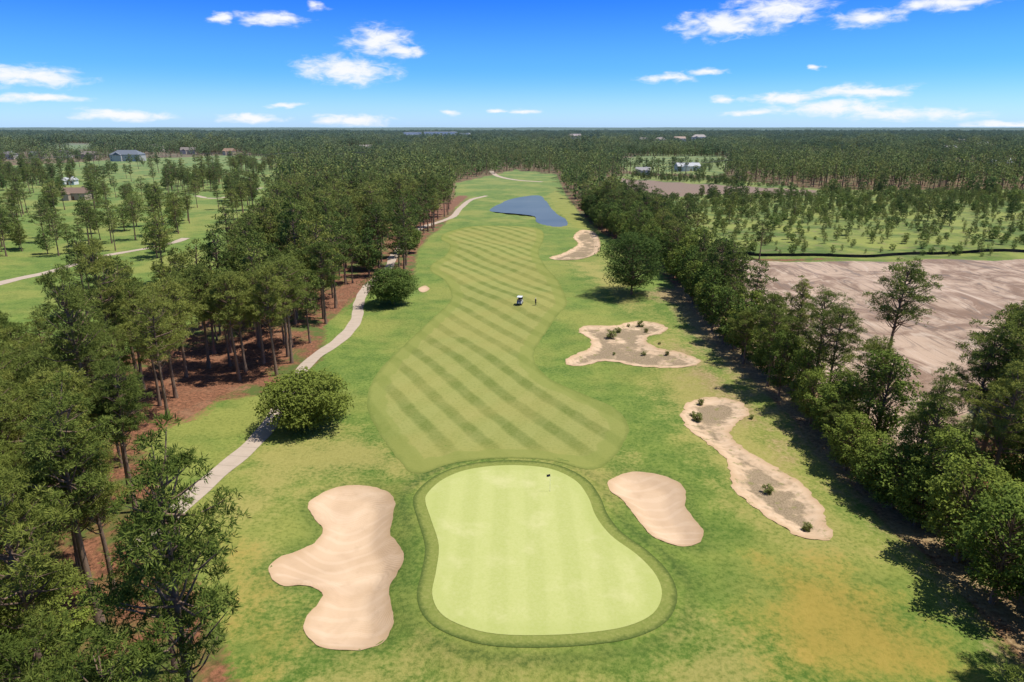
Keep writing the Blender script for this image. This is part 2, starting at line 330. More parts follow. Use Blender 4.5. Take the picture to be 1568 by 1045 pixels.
addattr(gm,'litter',np.maximum(soft(litp[0],3.5),soft(litp[1],5.0)*0.75))
dryp=[PL([(380,680),(520,650),(640,700),(640,745),(560,735),(470,745),(400,800),(330,830),(360,740)]),
      PL([(400,1000),(640,990),(700,1045),(1000,1045),(1060,960),(1200,1000),(1200,1120),(400,1120)]),
      PL([(1000,470),(1130,600),(1280,760),(1330,850),(1220,850),(1130,780),(1060,690),(1000,600)]),
      PL([(640,700),(700,715),(900,715),(960,700),(940,760),(900,745),(800,712),(700,722),(650,745)]),
      PL([(860,400),(920,400),(1000,470),(960,480),(900,430)]),PL([(380,830),(410,850),(400,900),(460,900),(460,960),(400,1000),(350,900)])]
addattr(gm,'dry',np.maximum.reduce([soft(p,4.5) for p in dryp])*0.85)
orp=[PL([(1170,860),(1290,870),(1400,940),(1500,1045),(1200,1060),(1150,960)]),PL([(350,830),(400,900),(450,960),(420,1040),(380,1040)])]
addattr(gm,'orange',np.maximum.reduce([soft(p,4.0) for p in orp])*0.8)
addattr(gm,'bank',soft(PL([(838,300),(850,292),(872,305),(900,335),(915,350),(880,350),(868,340),(850,322)]),3))
gsd=-sdf(green,X,Y,8)
ring=np.clip(sstep(1.0,1.4,gsd)*(1-sstep(1.6,4.0,gsd)),0,1)
ring=ring*(0.6+0.4*sstep(-0.2,0.6,np.sin(np.arctan2(Y-57,X-2)*3+1)))
bsd=-sdf(bunkL,X,Y,8); ring=np.maximum(ring,0.55*sstep(-0.3,0.1,bsd)*(1-sstep(0.3,1.3,bsd)))
bsd=-sdf(bunkR,X,Y,8); ring=np.maximum(ring,0.5*sstep(-0.3,0.1,bsd)*(1-sstep(0.3,1.3,bsd)))
ring=np.maximum(ring,soft(PL([(605,770),(640,790),(655,860),(650,930),(690,985),(760,1010),(740,1030),(650,1000),(610,930),(625,860),(612,810)]),2.0)*0.45)
addattr(gm,'ring',ring)
link(bpy.data.objects.new('ground',gm))
# ---------------------------------------------------------------- sheets
def sheet(name,poly,off,mat,grid=1.5,hf=height,jit=0.0):
    poly=poly.copy()
    if jit:
        n=len(poly); ph=rng.uniform(0,6.28,8)
        s=np.concatenate([[0],np.cumsum(np.linalg.norm(np.diff(poly,axis=0),axis=1))])
        w=sum(np.sin(s*(1.1+0.9*k)+ph[k])/(1+0.5*k) for k in range(6))*jit
        poly=poly+np.stack([w,np.roll(w,7)],1)
    mn=poly.min(0); mx=poly.max(0)
    gx,gy=np.meshgrid(np.arange(mn[0],mx[0],grid),np.arange(mn[1],mx[1],grid)); gx=gx.ravel(); gy=gy.ravel()
    s=sdf(poly,gx,gy,40); k=s>grid*0.35
    pts=[Vector((float(a),float(b))) for a,b in poly]+[Vector((float(a),float(b))) for a,b in zip(gx[k],gy[k])]
    n=len(poly)
    r=geometry.delaunay_2d_cdt(pts,[(j,(j+1)%n) for j in range(n)],[list(range(n))],1,1e-5)
    V=np.array([(v.x,v.y) for v in r[0]]); T=np.array([f for f in r[2] if len(f)==3])
    a=V[T[:,0]];b=V[T[:,1]];c=V[T[:,2]]
    cr=(b[:,0]-a[:,0])*(c[:,1]-a[:,1])-(b[:,1]-a[:,1])*(c[:,0]-a[:,0])
    T[cr<0]=T[cr<0][:,::-1]
    z=hf(V[:,0],V[:,1])+off
    me=mesh_np(name,np.column_stack([V,z]),T,[mat],smooth_=True)
    addattr(me,'sd',np.maximum(sdf(poly,V[:,0],V[:,1],12),0))
    return link(bpy.data.objects.new(name,me))
sheet('fairway',fairway,0.02,MF,1.6,jit=0.05)
sheet('putting_green_collar',collar,0.035,MC,0.8)
sheet('putting_green',green,0.06,MGR,0.9)
for p,nm,mt in ((bunkL,'sand_bunker',MS),(bunkR,'sand_bunker',MS),(waste1,'waste_bunker',MW),(waste2,'waste_bunker',MW),(waste3,'sand_bunker',MW),(bunk4,'sand_bunker',MS)):
    sheet(nm,p,0.03,mt,0.5,jit=0.14 if mt is MW else 0.05)
sheet('pond',pond,0.0,MWA,3,hf=lambda x,y:np.full(x.shape,0.12))
def ribbon(name,pts,width,off,mat):
    p=smooth(PL(pts),1.0,closed=False)
    t=np.gradient(p,axis=0); t/=np.linalg.norm(t,axis=1)[:,None]; nrm=np.stack([-t[:,1],t[:,0]],1)
    s=np.concatenate([[0],np.cumsum(np.linalg.norm(np.diff(p,axis=0),axis=1))])
    w=width*(1+0.06*np.sin(s*0.7))
    rows=[p+nrm*w[:,None]*f for f in (-.5,-.17,.17,.5)]
    V=np.stack(rows,1).reshape(-1,2); z=height(V[:,0],V[:,1])+off
    n=len(p); ii=np.arange(n*4).reshape(n,4)
    Fq=np.stack([ii[:-1,:-1],ii[:-1,1:],ii[1:,1:],ii[1:,:-1]],-1).reshape(-1,4)[:,::-1]
    me=mesh_np(name,np.column_stack([V,z]),Fq,[mat],smooth_=True)
    addattr(me,'along',np.repeat(s,4)); return link(bpy.data.objects.new(name,me))
for pp,ww in ((pathA,2.5),(pathB,3.0),(pathC,4.5),(roadW,3.2),(pathD,3.5)): ribbon('cart_path',pp,ww,0.05,MP)
# ---------------------------------------------------------------- trees
def tube(pts,rad,ns=6):
    pts=np.array(pts,float); V=[];Fs=[]
    for k,(p,r) in enumerate(zip(pts,rad)):
        d=pts[min(k+1,len(pts)-1)]-pts[max(k-1,0)]; d/=np.linalg.norm(d)+1e-9
        a=np.cross(d,[0.3,0.9,0.1] if abs(d[2])>0.5 else [0,0,1]); a/=np.linalg.norm(a); b=np.cross(d,a)
        for j in range(ns):
            th=2*math.pi*j/ns; V.append(p+r*(math.cos(th)*a+math.sin(th)*b))
    for k in range(len(pts)-1):
        for j in range(ns): Fs.append([k*ns+j,k*ns+(j+1)%ns,(k+1)*ns+(j+1)%ns,(k+1)*ns+j])
    return np.array(V),np.array(Fs)
def unit(v): return v/(np.linalg.norm(v,axis=-1,keepdims=True)+1e-9)
def diamonds(C,N0,tilt,L,W,rg):
    n=len(C); perp=unit(np.cross(N0,rg.normal(size=(n,3)))); side=np.cross(N0,perp); D=unit(perp+N0*tilt)
    L=(L*rg.uniform(0.7,1.25,n))[:,None]; W=(W*rg.uniform(0.7,1.25,n))[:,None]
    V=np.stack([C,C+D*L*0.55+side*W*0.5,C+D*L,C+D*L*0.55-side*W*0.5],1).reshape(-1,3)
    return V,np.arange(n*4).reshape(n,4)
def build_tree(name,kind,seed,H,R,cb,ncl,ntuft,k,L,W,leaf):
    rg=np.random.default_rng(seed)
    lean=rg.uniform(-0.6,0.6,2)*H/16
    def tr(h): return np.array([lean[0]*h*h+0.12*math.sin(h*5+seed),lean[1]*h*h+0.12*math.cos(h*4+seed),h*H])
    Vs=[];Fs=[];mi=[];va=[];off=0
    def add(V,Fq,m,v):
        nonlocal off
        Vs.append(V);Fs.append(Fq+off);off+=len(V);mi.append(np.full(len(Fq),m));va.append(v if not np.isscalar(v) else np.full(len(Fq),v))
    r0=H*0.014+0.04
    hs=np.linspace(0,0.94,9); hs[0]=-0.02
    V,Fq=tube([tr(h) for h in hs],[r0*(1.35 if j==0 else 1)*(1-0.88*h) for j,h in enumerate(hs)],7); add(V,Fq,0,0.5)
    sec=rg.uniform(0.6,1.2,7)
    for c in range(ncl):
        u=(c+rg.uniform(0,1))/ncl; a=c*2.399+rg.uniform(-0.6,0.6)
        if kind=='pine':
            h=cb+(0.98-cb)*u
            pr=math.sin(math.pi*(0.20+0.74*u))**0.8
            r=R*pr*math.sqrt(rg.uniform(0.10,1.0))*sec[int(a*1.1)%7]; cr=R*rg.uniform(0.14,0.26)*(0.8+0.2*pr); fl=rg.uniform(0.55,0.8)
            ctr=tr(h)+np.array([math.cos(a)*r,math.sin(a)*r,rg.uniform(-.03,.05)*H+0.10*r])
            src=tr(max(cb*0.8,h-0.08*rg.uniform(0.3,1.2)))
        else:
            zz=2*u-1; rr=math.sqrt(max(0,1-zz*zz*0.9)); q=rg.uniform(0.55,0.97)*sec[int(a*1.1)%7]**0.5
            if rg.uniform()<0.15: q*=0.5
            zc=H*(cb+1)*0.5; rz=H*(1-cb)*0.5
            ctr=tr(0.5)*[1,1,0]+np.array([math.cos(a)*rr*q*R*0.88,math.sin(a)*rr*q*R*0.88,zc+zz*rz*0.84*(0.8+0.25*q)])
            cr=R*rg.uniform(0.13,0.28); fl=rg.uniform(0.7,0.95); src=tr(min(0.8,max(0.15,ctr[2]/H-0.22)))
        mid=(src+ctr)/2+np.array([0,0,-0.03*H*rg.uniform(0,1)])
        if ntuft>9:
            V,Fq=tube([src,mid,ctr],[r0*0.28,r0*0.17,r0*0.06],4); add(V,Fq,0,0.5)
        n=max(3,int(ntuft*rg.uniform(0.7,1.3)*(cr/(R*0.2))**2))
        d=unit(rg.normal(size=(n,3))); d[:,2]=np.where(d[:,2]<-0.3,-d[:,2],d[:,2])
        q=rg.uniform(0.1,1,n)**0.4
        lump=1+0.3*np.sin(d[:,0]*4+c)*np.cos(d[:,1]*4-c)
        pts=ctr+d*(cr*q*lump)[:,None]*np.array([1,1,fl])
        tv=rg.uniform(0,1)*0.4
        N0=unit(np.repeat(d*0.6+np.array([0.05,-0.10,0.5]),k,0)+rg.normal(size=(n*k,3))*(0.48 if kind=='pine' else 0.42))
        C=np.repeat(pts,k,0)+rg.normal(size=(n*k,3))*L*0.12
        V,Fq=diamonds(C,N0,0.55 if kind=='pine' else 0.15,L,W,rg)
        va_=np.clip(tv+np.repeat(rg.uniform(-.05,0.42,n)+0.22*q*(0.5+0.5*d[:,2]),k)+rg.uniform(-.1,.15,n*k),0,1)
        add(V,Fq,1,va_)
    V=np.concatenate(Vs);Fq=np.concatenate(Fs)
    return mesh_np(name,V,Fq,[BARK,leaf],np.concatenate(mi),np.concatenate(va))
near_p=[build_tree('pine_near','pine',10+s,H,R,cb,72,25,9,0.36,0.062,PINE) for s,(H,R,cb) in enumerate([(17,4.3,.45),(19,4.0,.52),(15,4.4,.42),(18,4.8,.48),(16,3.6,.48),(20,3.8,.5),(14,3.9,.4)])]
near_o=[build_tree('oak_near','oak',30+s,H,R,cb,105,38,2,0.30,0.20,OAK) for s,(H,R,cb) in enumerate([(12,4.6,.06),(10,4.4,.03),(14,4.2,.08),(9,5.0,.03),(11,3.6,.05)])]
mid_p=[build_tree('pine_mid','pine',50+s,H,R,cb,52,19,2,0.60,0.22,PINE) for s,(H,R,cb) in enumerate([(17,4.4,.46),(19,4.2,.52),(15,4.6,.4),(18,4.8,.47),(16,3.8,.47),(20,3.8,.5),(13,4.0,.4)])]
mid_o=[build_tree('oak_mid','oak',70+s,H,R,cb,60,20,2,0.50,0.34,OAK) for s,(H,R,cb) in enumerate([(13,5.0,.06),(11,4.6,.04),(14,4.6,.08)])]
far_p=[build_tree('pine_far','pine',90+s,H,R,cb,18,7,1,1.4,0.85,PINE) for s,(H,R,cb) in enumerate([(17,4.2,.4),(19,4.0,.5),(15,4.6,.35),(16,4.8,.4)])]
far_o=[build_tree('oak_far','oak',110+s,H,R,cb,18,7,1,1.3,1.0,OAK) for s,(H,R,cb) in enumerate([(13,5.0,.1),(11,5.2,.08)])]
def put(name,me,x,y,s=1.0,rot=None,sz=None):
    o=bpy.data.objects.new(name,me)
    o.location=(x,y,h1(x,y)-0.03); o.rotation_euler=(0,0,random.uniform(0,6.28) if rot is None else rot)
    o.scale=(s,s,sz or s*random.uniform(0.88,1.12)); return link(o)
def special(kind,seed,H,R,cb,px,py,name,near=True):
    x,y=P(px,py)
    if kind=='oak': me=build_tree(name,kind,seed,H,R,cb,180,54 if near else 28,2,0.34 if near else 0.45,0.22 if near else 0.3,OAK)
    else: me=build_tree(name,kind,seed,H,R,cb,80,28,6,0.42,0.09,PINE)
    o=bpy.data.objects.new(name,me); o.location=(x,y,h1(x,y)-0.03); link(o)
special('oak',201,7.6,7.0,.03,472,648,'oak_tree')
special('oak',202,8.6,7.0,.05,603,466,'oak_tree')
special('oak',203,15.5,9.6,.06,966,452,'oak_tree')
special('oak',204,8.0,4.5,.1,565,414,'oak_tree',False)
SPEC=[('pine',205,21,5.4,.55,1350,600),('pine',206,20,4.6,.55,1500,720),('pine',207,19,4.6,.58,1545,680),('pine',208,18,5.0,.50,440,545),('pine',209,18,4.4,.55,365,578),('pine',210,18,4.6,.52,270,610),('pine',211,17,4.6,.45,500,497),('pine',213,18,4.4,.52,320,560),('pine',215,20,4.6,.5,1560,760)]
for s_ in SPEC: special(*s_,'pine_tree')
special('oak',214,9,5.0,.05,626,388,'oak_tree',False)
houses=[(197,247,36,16,8,(.45,.44,.42),(.16,.18,.21),'hip'),(138,244,18,12,6,(.40,.33,.27),(.20,.17,.15),'gable'),(98,242,20,12,6,(.5,.48,.45),(.14,.14,.15),'hip'),
 (60,244,17,12,6,(.42,.36,.3),(.12,.12,.13),'gable'),(14,244,18,12,6,(.5,.47,.42),(.17,.16,.16),'hip'),(-30,246,18,12,6,(.45,.4,.35),(.2,.17,.15),'gable'),
 (290,236,22,13,6,(.5,.46,.4),(.22,.19,.17),'gable'),(352,238,15,12,6,(.55,.45,.36),(.30,.20,.14),'gable'),(120,306,13,9,4,(.42,.34,.26),(.22,.15,.11),'gable'),
 (108,283,9,6,3.2,(.75,.75,.73),(.6,.6,.6),'gable'),(1052,262,22,10,4.5,(.7,.69,.67),(.5,.5,.5),'gable'),(984,268,12,8,4,(.6,.58,.55),(.35,.33,.32),'gable'),
 (1530,259,20,12,6,(.7,.68,.66),(.62,.63,.65),'gable'),(1470,222,30,16,9,(.6,.55,.5),(.3,.27,.25),'hip'),(675,214,110,45,24,(.8,.8,.8),(.8,.8,.8),'flat'),
 (632,213,60,30,22,(.75,.75,.75),(.75,.75,.75),'flat'),(712,214,34,26,20,(.75,.74,.72),(.7,.7,.7),'flat'),(1070,218,40,20,14,(.7,.68,.65),(.4,.36,.33),'hip'),(985,222,30,18,11,(.6,.55,.5),(.3,.26,.24),'hip'),(1010,221,26,16,11,(.7,.6,.5),(.3,.26,.24),'hip'),(1040,219,30,16,11,(.7,.66,.6),(.4,.3,.24),'gable'),(880,216,36,20,14,(.7,.66,.6),(.35,.3,.3),'gable'),
 (240,232,24,14,8,(.6,.55,.5),(.3,.27,.26),'hip'),(165,229,24,14,8,(.6,.5,.4),(.25,.2,.18),'gable'),(1450,236,22,14,8,(.7,.66,.6),(.45,.42,.4),'gable'),(1505,230,26,16,9,(.7,.68,.64),(.5,.5,.5),'hip'),(560,232,20,12,7,(.7,.66,.6),(.35,.3,.28),'gable')]
HW=[(P(h[0],h[1]),h[2]) for h in houses]
def openmask(x,y,m):
    o=np.maximum.reduce([sdf(corridor,x,y,20),sdf(soil,x,y,20),sdf(meadow,x,y,20),sdf(lawnW,x,y,20),sdf(fieldN,x,y,20)]+[sdf(c,x,y,20) for c in clear_far])>-m
    for (hx,hy),w in HW:
        o|=(np.abs(x-hx)<w*0.6+3)&(y<hy+w*0.6+6)&(y>hy*0.78-10)
    return o
def pathmask(x,y,d):
    o=np.zeros(x.shape,bool)
    for pl in (pathA,pathB,pathC,roadW,pathD):
        p=smooth(PL(pl),4,closed=False)
        for q in p: o|=((x-q[0])**2+(y-q[1])**2)<d*d
    return o
def jgrid(y0,y1,s,fan=0.9,pad=30,jit=0.42):
    gy,gx=np.meshgrid(np.arange(y0,y1,s),np.arange(-fan*y1-pad,fan*y1+pad,s),indexing='ij')
    gx=gx+((np.arange(gx.shape[0])%2)*s/2)[:,None]
    x=gx.ravel()+rng.uniform(-jit,jit,gx.size)*s; y=gy.ravel()+rng.uniform(-jit,jit,gx.size)*s
    k=np.abs(x)<fan*y+pad; return x[k],y[k]
er=PL(corrR[3:],3); er=smooth(er,4.2,closed=False); tt=np.gradient(er,axis=0); tt/=np.linalg.norm(tt,axis=1)[:,None]
nn=np.stack([-tt[:,1],tt[:,0]],1); nn*=np.sign(nn[:,0])[:,None]
edge_pts=[]
for (p,n_) in zip(er,nn):
    if p[1]<14: continue
    for off_,sc in ((random.uniform(2.6,5.0),(0.62,0.98)),(random.uniform(7.0,9.6),(0.8,1.15))):
        if off_>6 and random.random()<0.2: continue
        q=p+n_*off_; d=math.hypot(*q); pine=random.random()<(0.5 if off_>6 else 0.12)
        if sdf(soil,np.array([q[0]]),np.array([q[1]]),10)[0]>(1.5 if off_>6 else 4): continue
        me=random.choice((near_p if d<125 else mid_p) if pine else (near_o if d<125 else mid_o))
        put('pine_tree' if pine else 'broadleaf_tree',me,float(q[0]),float(q[1]),random.uniform(*sc)*(0.9 if pine else 1)); edge_pts.append(q)
edge_pts=np.array(edge_pts)
x,y=jgrid(14,330,5.4)
k=~openmask(x,y,2.4)&~pathmask(x,y,2.6); x=x[k];y=y[k]
spx=[P(s[5],s[6]) for s in SPEC]
sdR=sdf(corridor,x,y,18)
for xx,yy,sr in zip(x,y,sdR):
    if any((xx-a)**2+(yy-b)**2<9 for a,b in spx): continue
    if np.min((edge_pts[:,0]-xx)**2+(edge_pts[:,1]-yy)**2)<8: continue
    d=math.hypot(xx,yy); right=xx>-0.02*yy
    pine=random.random()<(0.6 if right else 0.93)
    if (not right) and random.random()<(0.2 if xx<-75 else 0.06): continue
    if pine: me=random.choice(near_p if d<125 else mid_p); s=random.uniform(0.72,1.14) if not right else random.uniform(0.72,1.02)
    else:
        me=random.choice(near_o if d<125 else mid_o); s=random.uniform(0.65,1.1)
    put('pine_tree' if pine else 'broadleaf_tree',me,float(xx),float(yy),s)
x,y=jgrid(60,760,8)
inl=sdf(lawnW,x,y,20); isl=np.maximum.reduce([sdf(c,x,y,20) for c in islands]); r_=rng.uniform(size=x.shape)
k=(inl>1)&~pathmask(x,y,4)&(((isl>-2)&(r_<0.62))|((isl<=-2)&(r_<0.05)))
for (hx,hy),w_ in HW: k&=~((np.abs(x-hx)<w_*0.5+4)&(y<hy+w_*.5+5)&(y>hy*0.80-8))
for xx,yy in zip(x[k],y[k]):
    pine=random.random()<0.75
    put('pine_tree' if pine else 'broadleaf_tree',random.choice(mid_p if pine else mid_o),float(xx),float(yy),random.uniform(0.6,1.0))
# ---- instanced masses
def protos(name,meshes):
    c=bpy.data.collections.new(name)
    for j,me in enumerate(meshes):
        o=bpy.data.objects.new(f'{name}_{j:02d}',me); c.objects.link(o)
    return c
def scatter(name,coll,n,x,y,z,scl,zs=None):
    me=bpy.data.meshes.new(name); me.vertices.add(len(x)); me.vertices.foreach_set('co',np.stack([x,y,z],1).astype(np.float32).ravel())
    a=me.attributes.new('rot','FLOAT_VECTOR','POINT'); r=np.zeros((len(x),3),np.float32); r[:,2]=rng.uniform(0,6.28,len(x)); a.data.foreach_set('vector',r.ravel())
    a=me.attributes.new('scl','FLOAT_VECTOR','POINT'); s=np.stack([scl,scl,scl*(rng.uniform(.85,1.15,len(x)))],1).astype(np.float32); a.data.foreach_set('vector',s.ravel())
    a=me.attributes.new('idx','INT','POINT'); a.data.foreach_set('value',rng.integers(0,n,len(x)).astype(np.int32))
    o=link(bpy.data.objects.new(name,me))
    ng=bpy.data.node_groups.new(name,'GeometryNodeTree')
    ng.interface.new_socket('Geometry',in_out='INPUT',socket_type='NodeSocketGeometry'); ng.interface.new_socket('Geometry',in_out='OUTPUT',socket_type='NodeSocketGeometry')
    gi=ng.nodes.new('NodeGroupInput'); go=ng.nodes.new('NodeGroupOutput')
    ci=ng.nodes.new('GeometryNodeCollectionInfo'); ci.inputs[0].default_value=coll; ci.inputs[1].default_value=True; ci.inputs[2].default_value=True
    ip=ng.nodes.new('GeometryNodeInstanceOnPoints')
    def na(nm,t):
        q=ng.nodes.new('GeometryNodeInputNamedAttribute'); q.data_type=t; q.inputs[0].default_value=nm; return q.outputs[0]
    L=ng.links.new
    L(gi.outputs[0],ip.inputs['Points']); L(ci.outputs[0],ip.inputs['Instance']); ip.inputs['Pick Instance'].default_value=True
    L(na('idx','INT'),ip.inputs['Instance Index']); L(na('rot','FLOAT_VECTOR'),ip.inputs['Rotation']); L(na('scl','FLOAT_VECTOR'),ip.inputs['Scale'])
    L(ip.outputs[0],go.inputs[0])
    md=o.modifiers.new('scatter','NODES'); md.node_group=ng; return o
cfar=protos('far_tree_kinds',far_p+far_o)
x,y=jgrid(330,1010,8.0,0.84,20); k=~openmask(x,y,3)&(rng.uniform(size=x.shape)<0.93)
k&=(np.sin(x/47+1.3)*np.sin(y/83+x/120)+0.5*np.sin(x/19+y/37))>-1.15
x=x[k];y=y[k]; scatter('distant_forest',cfar,6,x,y,np.zeros(x.shape),rng.uniform(0.5,1.2,x.size))
sap=[build_tree('sapling','pine',400+s,14,4.6,.08,34,14,2,1.0,0.45,PINE) for s in range(3)]+[build_tree('sapling','oak',410+s,11,5.4,.02,34,14,2,0.9,0.6,OAK) for s in range(2)]
csap=protos('sapling_kinds',sap)
x,y=jgrid(150,760,4.1,0.84,15); k=(sdf(meadow,x,y,20)>2)&(sdf(stripS,x,y,20)<-2)
near_e=sstep(4,50,sdf(meadow,x,y,60)); dens=0.5+0.5*np.sin(x/31.0+1)*np.sin(y/22.0+x/60)
far_b=sstep(240,430,y)
k&=rng.uniform(size=x.shape)<(0.30+0.35*dens)*(0.45+0.55*near_e)+0.25*far_b
x=x[k];y=y[k];far_b=far_b[k]
scatter('young_pine_scrub',csap,5,x,y,undul(x,y)-0.05,rng.uniform(0.10,0.32,x.size)*(1+0.7*far_b*rng.uniform(0,1,x.size))*(1+1.2*(rng.uniform(size=x.size)<0.04)))
x,y=jgrid(300,850,14); k=(sdf(fieldN,x,y,20)>2)&(rng.uniform(size=x.shape)<0.7); x=x[k];y=y[k]
scatter('field_scrub',csap,5,x,y,np.zeros(x.shape),rng.uniform(0.2,0.6,x.size))
x,y=jgrid(20,240,3.6,0.9,20); sR=sdf(corridor,x,y,20)
k=(x>0)&(sR<-2.4)&(sR>-9)&(sdf(soil,x,y,10)<-1)&(rng.uniform(size=x.shape)<0.7); x=x[k];y=y[k]
scatter('understorey_brush',csap,5,x,y,undul(x,y)-0.05,rng.uniform(0.10,0.28,x.size))
def patch(seed):
    rg=np.random.default_rng(seed); Vs=[];Fs=[];mi=[];va=[];off=0
    data=[]
    for me in far_p+far_o:
        V=np.empty(len(me.vertices)*3,np.float32); me.vertices.foreach_get('co',V)
        Fi=np.empty(len(me.loops),np.int32); me.loops.foreach_get('vertex_index',Fi)
        m=np.empty(len(me.polygons),np.int32); me.polygons.foreach_get('material_index',m)
        v=np.empty(len(me.polygons),np.float32); me.attributes['var'].data.foreach_get('value',v)
        data.append((V.reshape(-1,3),Fi.reshape(-1,4),np.where((m==1)&(me.materials[1]==OAK),2,m),v))
    for gx in np.arange(-30,30,8.6):
        for gy in np.arange(-30,30,8.6):
            V,Fi,m,v=data[rg.integers(0,len(data))]; a=rg.uniform(0,6.28); s=rg.uniform(0.6,1.2)
            R=np.array([[math.cos(a),-math.sin(a),0],[math.sin(a),math.cos(a),0],[0,0,1]])
            W=V@R.T*s*[1.2,1.2,1]+[gx+rg.uniform(-3,3),gy+rg.uniform(-3,3),0]
            Vs.append(W);Fs.append(Fi+off);off+=len(V);mi.append(m);va.append(np.clip(v+rg.uniform(-.3,.3),0,1))
    return mesh_np('forest_patch',np.concatenate(Vs),np.concatenate(Fs),[BARK,PINE,OAK],np.concatenate(mi),np.concatenate(va))
cp_=protos('forest_patch_kinds',[patch(s) for s in (1,2,3)])
x,y=jgrid(1030,4300,60,0.80,40,0.15)
k=np.ones(x.shape,bool)
for (hx,hy),w in HW: k&=~((np.abs(x-hx)<w*0.5+22)&(y<hy+35+w*.3)&(y>hy*0.84))
k&=np.maximum.reduce([sdf(c,x,y,60) for c in clear_far])<-25
k&=rng.uniform(size=x.shape)<0.965
k&=(np.sin(x/230+1.3)*np.sin(y/330+x/500)+0.5*np.sin(x/97+y/190))>-1.15
x=x[k];y=y[k]; scatter('distant_woodland',cp_,3,x,y,np.zeros(x.shape),rng.uniform(0.8,1.2,x.size))
def canopy():
    yy=np.array(growth(4100,30,1.012,32000)); xx=np.linspace(-1,1,520)
    Yg=np.repeat(yy[:,None],520,1); Xg=xx[None,:]*Yg*0.95
    Zg=8+rng.uniform(-4,5,Yg.shape)+8*np.sin(Xg/900+Yg/1700)*np.sin(Yg/2300)+ (Yg-4100)/30000*12
    ii=np.arange(Yg.size).reshape(Yg.shape)
    Fq=np.stack([ii[:-1,:-1],ii[:-1,1:],ii[1:,1:],ii[1:,:-1]],-1).reshape(-1,4)
    me=mesh_np('horizon_forest',np.stack([Xg.ravel(),Yg.ravel(),Zg.ravel()],1),Fq,[PINE],None,rng.uniform(0,0.5,len(Fq)))
    link(bpy.data.objects.new('horizon_forest',me))
canopy()
shr=[build_tree('shrub_mesh','oak',300+s,1.3,0.9,0.0,20,22,2,0.26,0.07,SHR) for s in range(3)]
for px,py,s in [(935,518,1.3),(946,509,.9),(980,495,1.0),(990,506,.7),(986,542,.6),(1022,543,.6),(1066,642,1.0),(1074,617,.7),(1062,635,.6),(1175,754,.8),(1233,814,.7),(962,498,.5),(1150,642,.5),(1010,530,.4),(940,540,.4)]:
    x_,y_=P(px,py); put('shrub',random.choice(shr),x_,y_,s)
# ---------------------------------------------------------------- built objects
def box(name,sx,sy,sz,loc,mat,par=None,bev=0.0,rot=(0,0,0)):
    v=[(a*sx/2,b*sy/2,c*sz/2) for a in(-1,1) for b in(-1,1) for c in(-1,1)]
    f=[(0,1,3,2),(4,6,7,5),(0,4,5,1),(2,3,7,6),(0,2,6,4),(1,5,7,3)]
    me=bpy.data.meshes.new(name); me.from_pydata(v,[],f); me.materials.append(mat); me.update()
    o=bpy.data.objects.new(name,me); o.location=loc; o.rotation_euler=rot
    if bev: b=o.modifiers.new('b','BEVEL'); b.width=bev; b.segments=3
    if par: o.parent=par
    return link(o)
def poly(name,v,f,mat,par=None):
    me=bpy.data.meshes.new(name); me.from_pydata(v,[],f); me.materials.append(mat); me.update()
    o=bpy.data.objects.new(name,me)
    if par: o.parent=par
    return link(o)
def tubeobj(name,pts,rad,mat,par=None,ns=10):
    V,Fq=tube(pts,rad,ns); me=mesh_np(name,V,Fq,[mat],smooth_=True); o=bpy.data.objects.new(name,me)
    if par: o.parent=par
    return link(o)
def empty(name,x,y,z=None,rot=0):
    e=bpy.data.objects.new(name,None); e.location=(x,y,h1(x,y) if z is None else z); e.rotation_euler=(0,0,rot); return link(e)
GLASS=simple('window_glass',(0.06,0.08,0.10),0.15,0.2,spec=0.8); TRIM=simple('white_trim',(0.75,0.75,0.73),0.6,0.05); DOOR=simple('door_paint',(0.18,0.10,0.07),0.5)
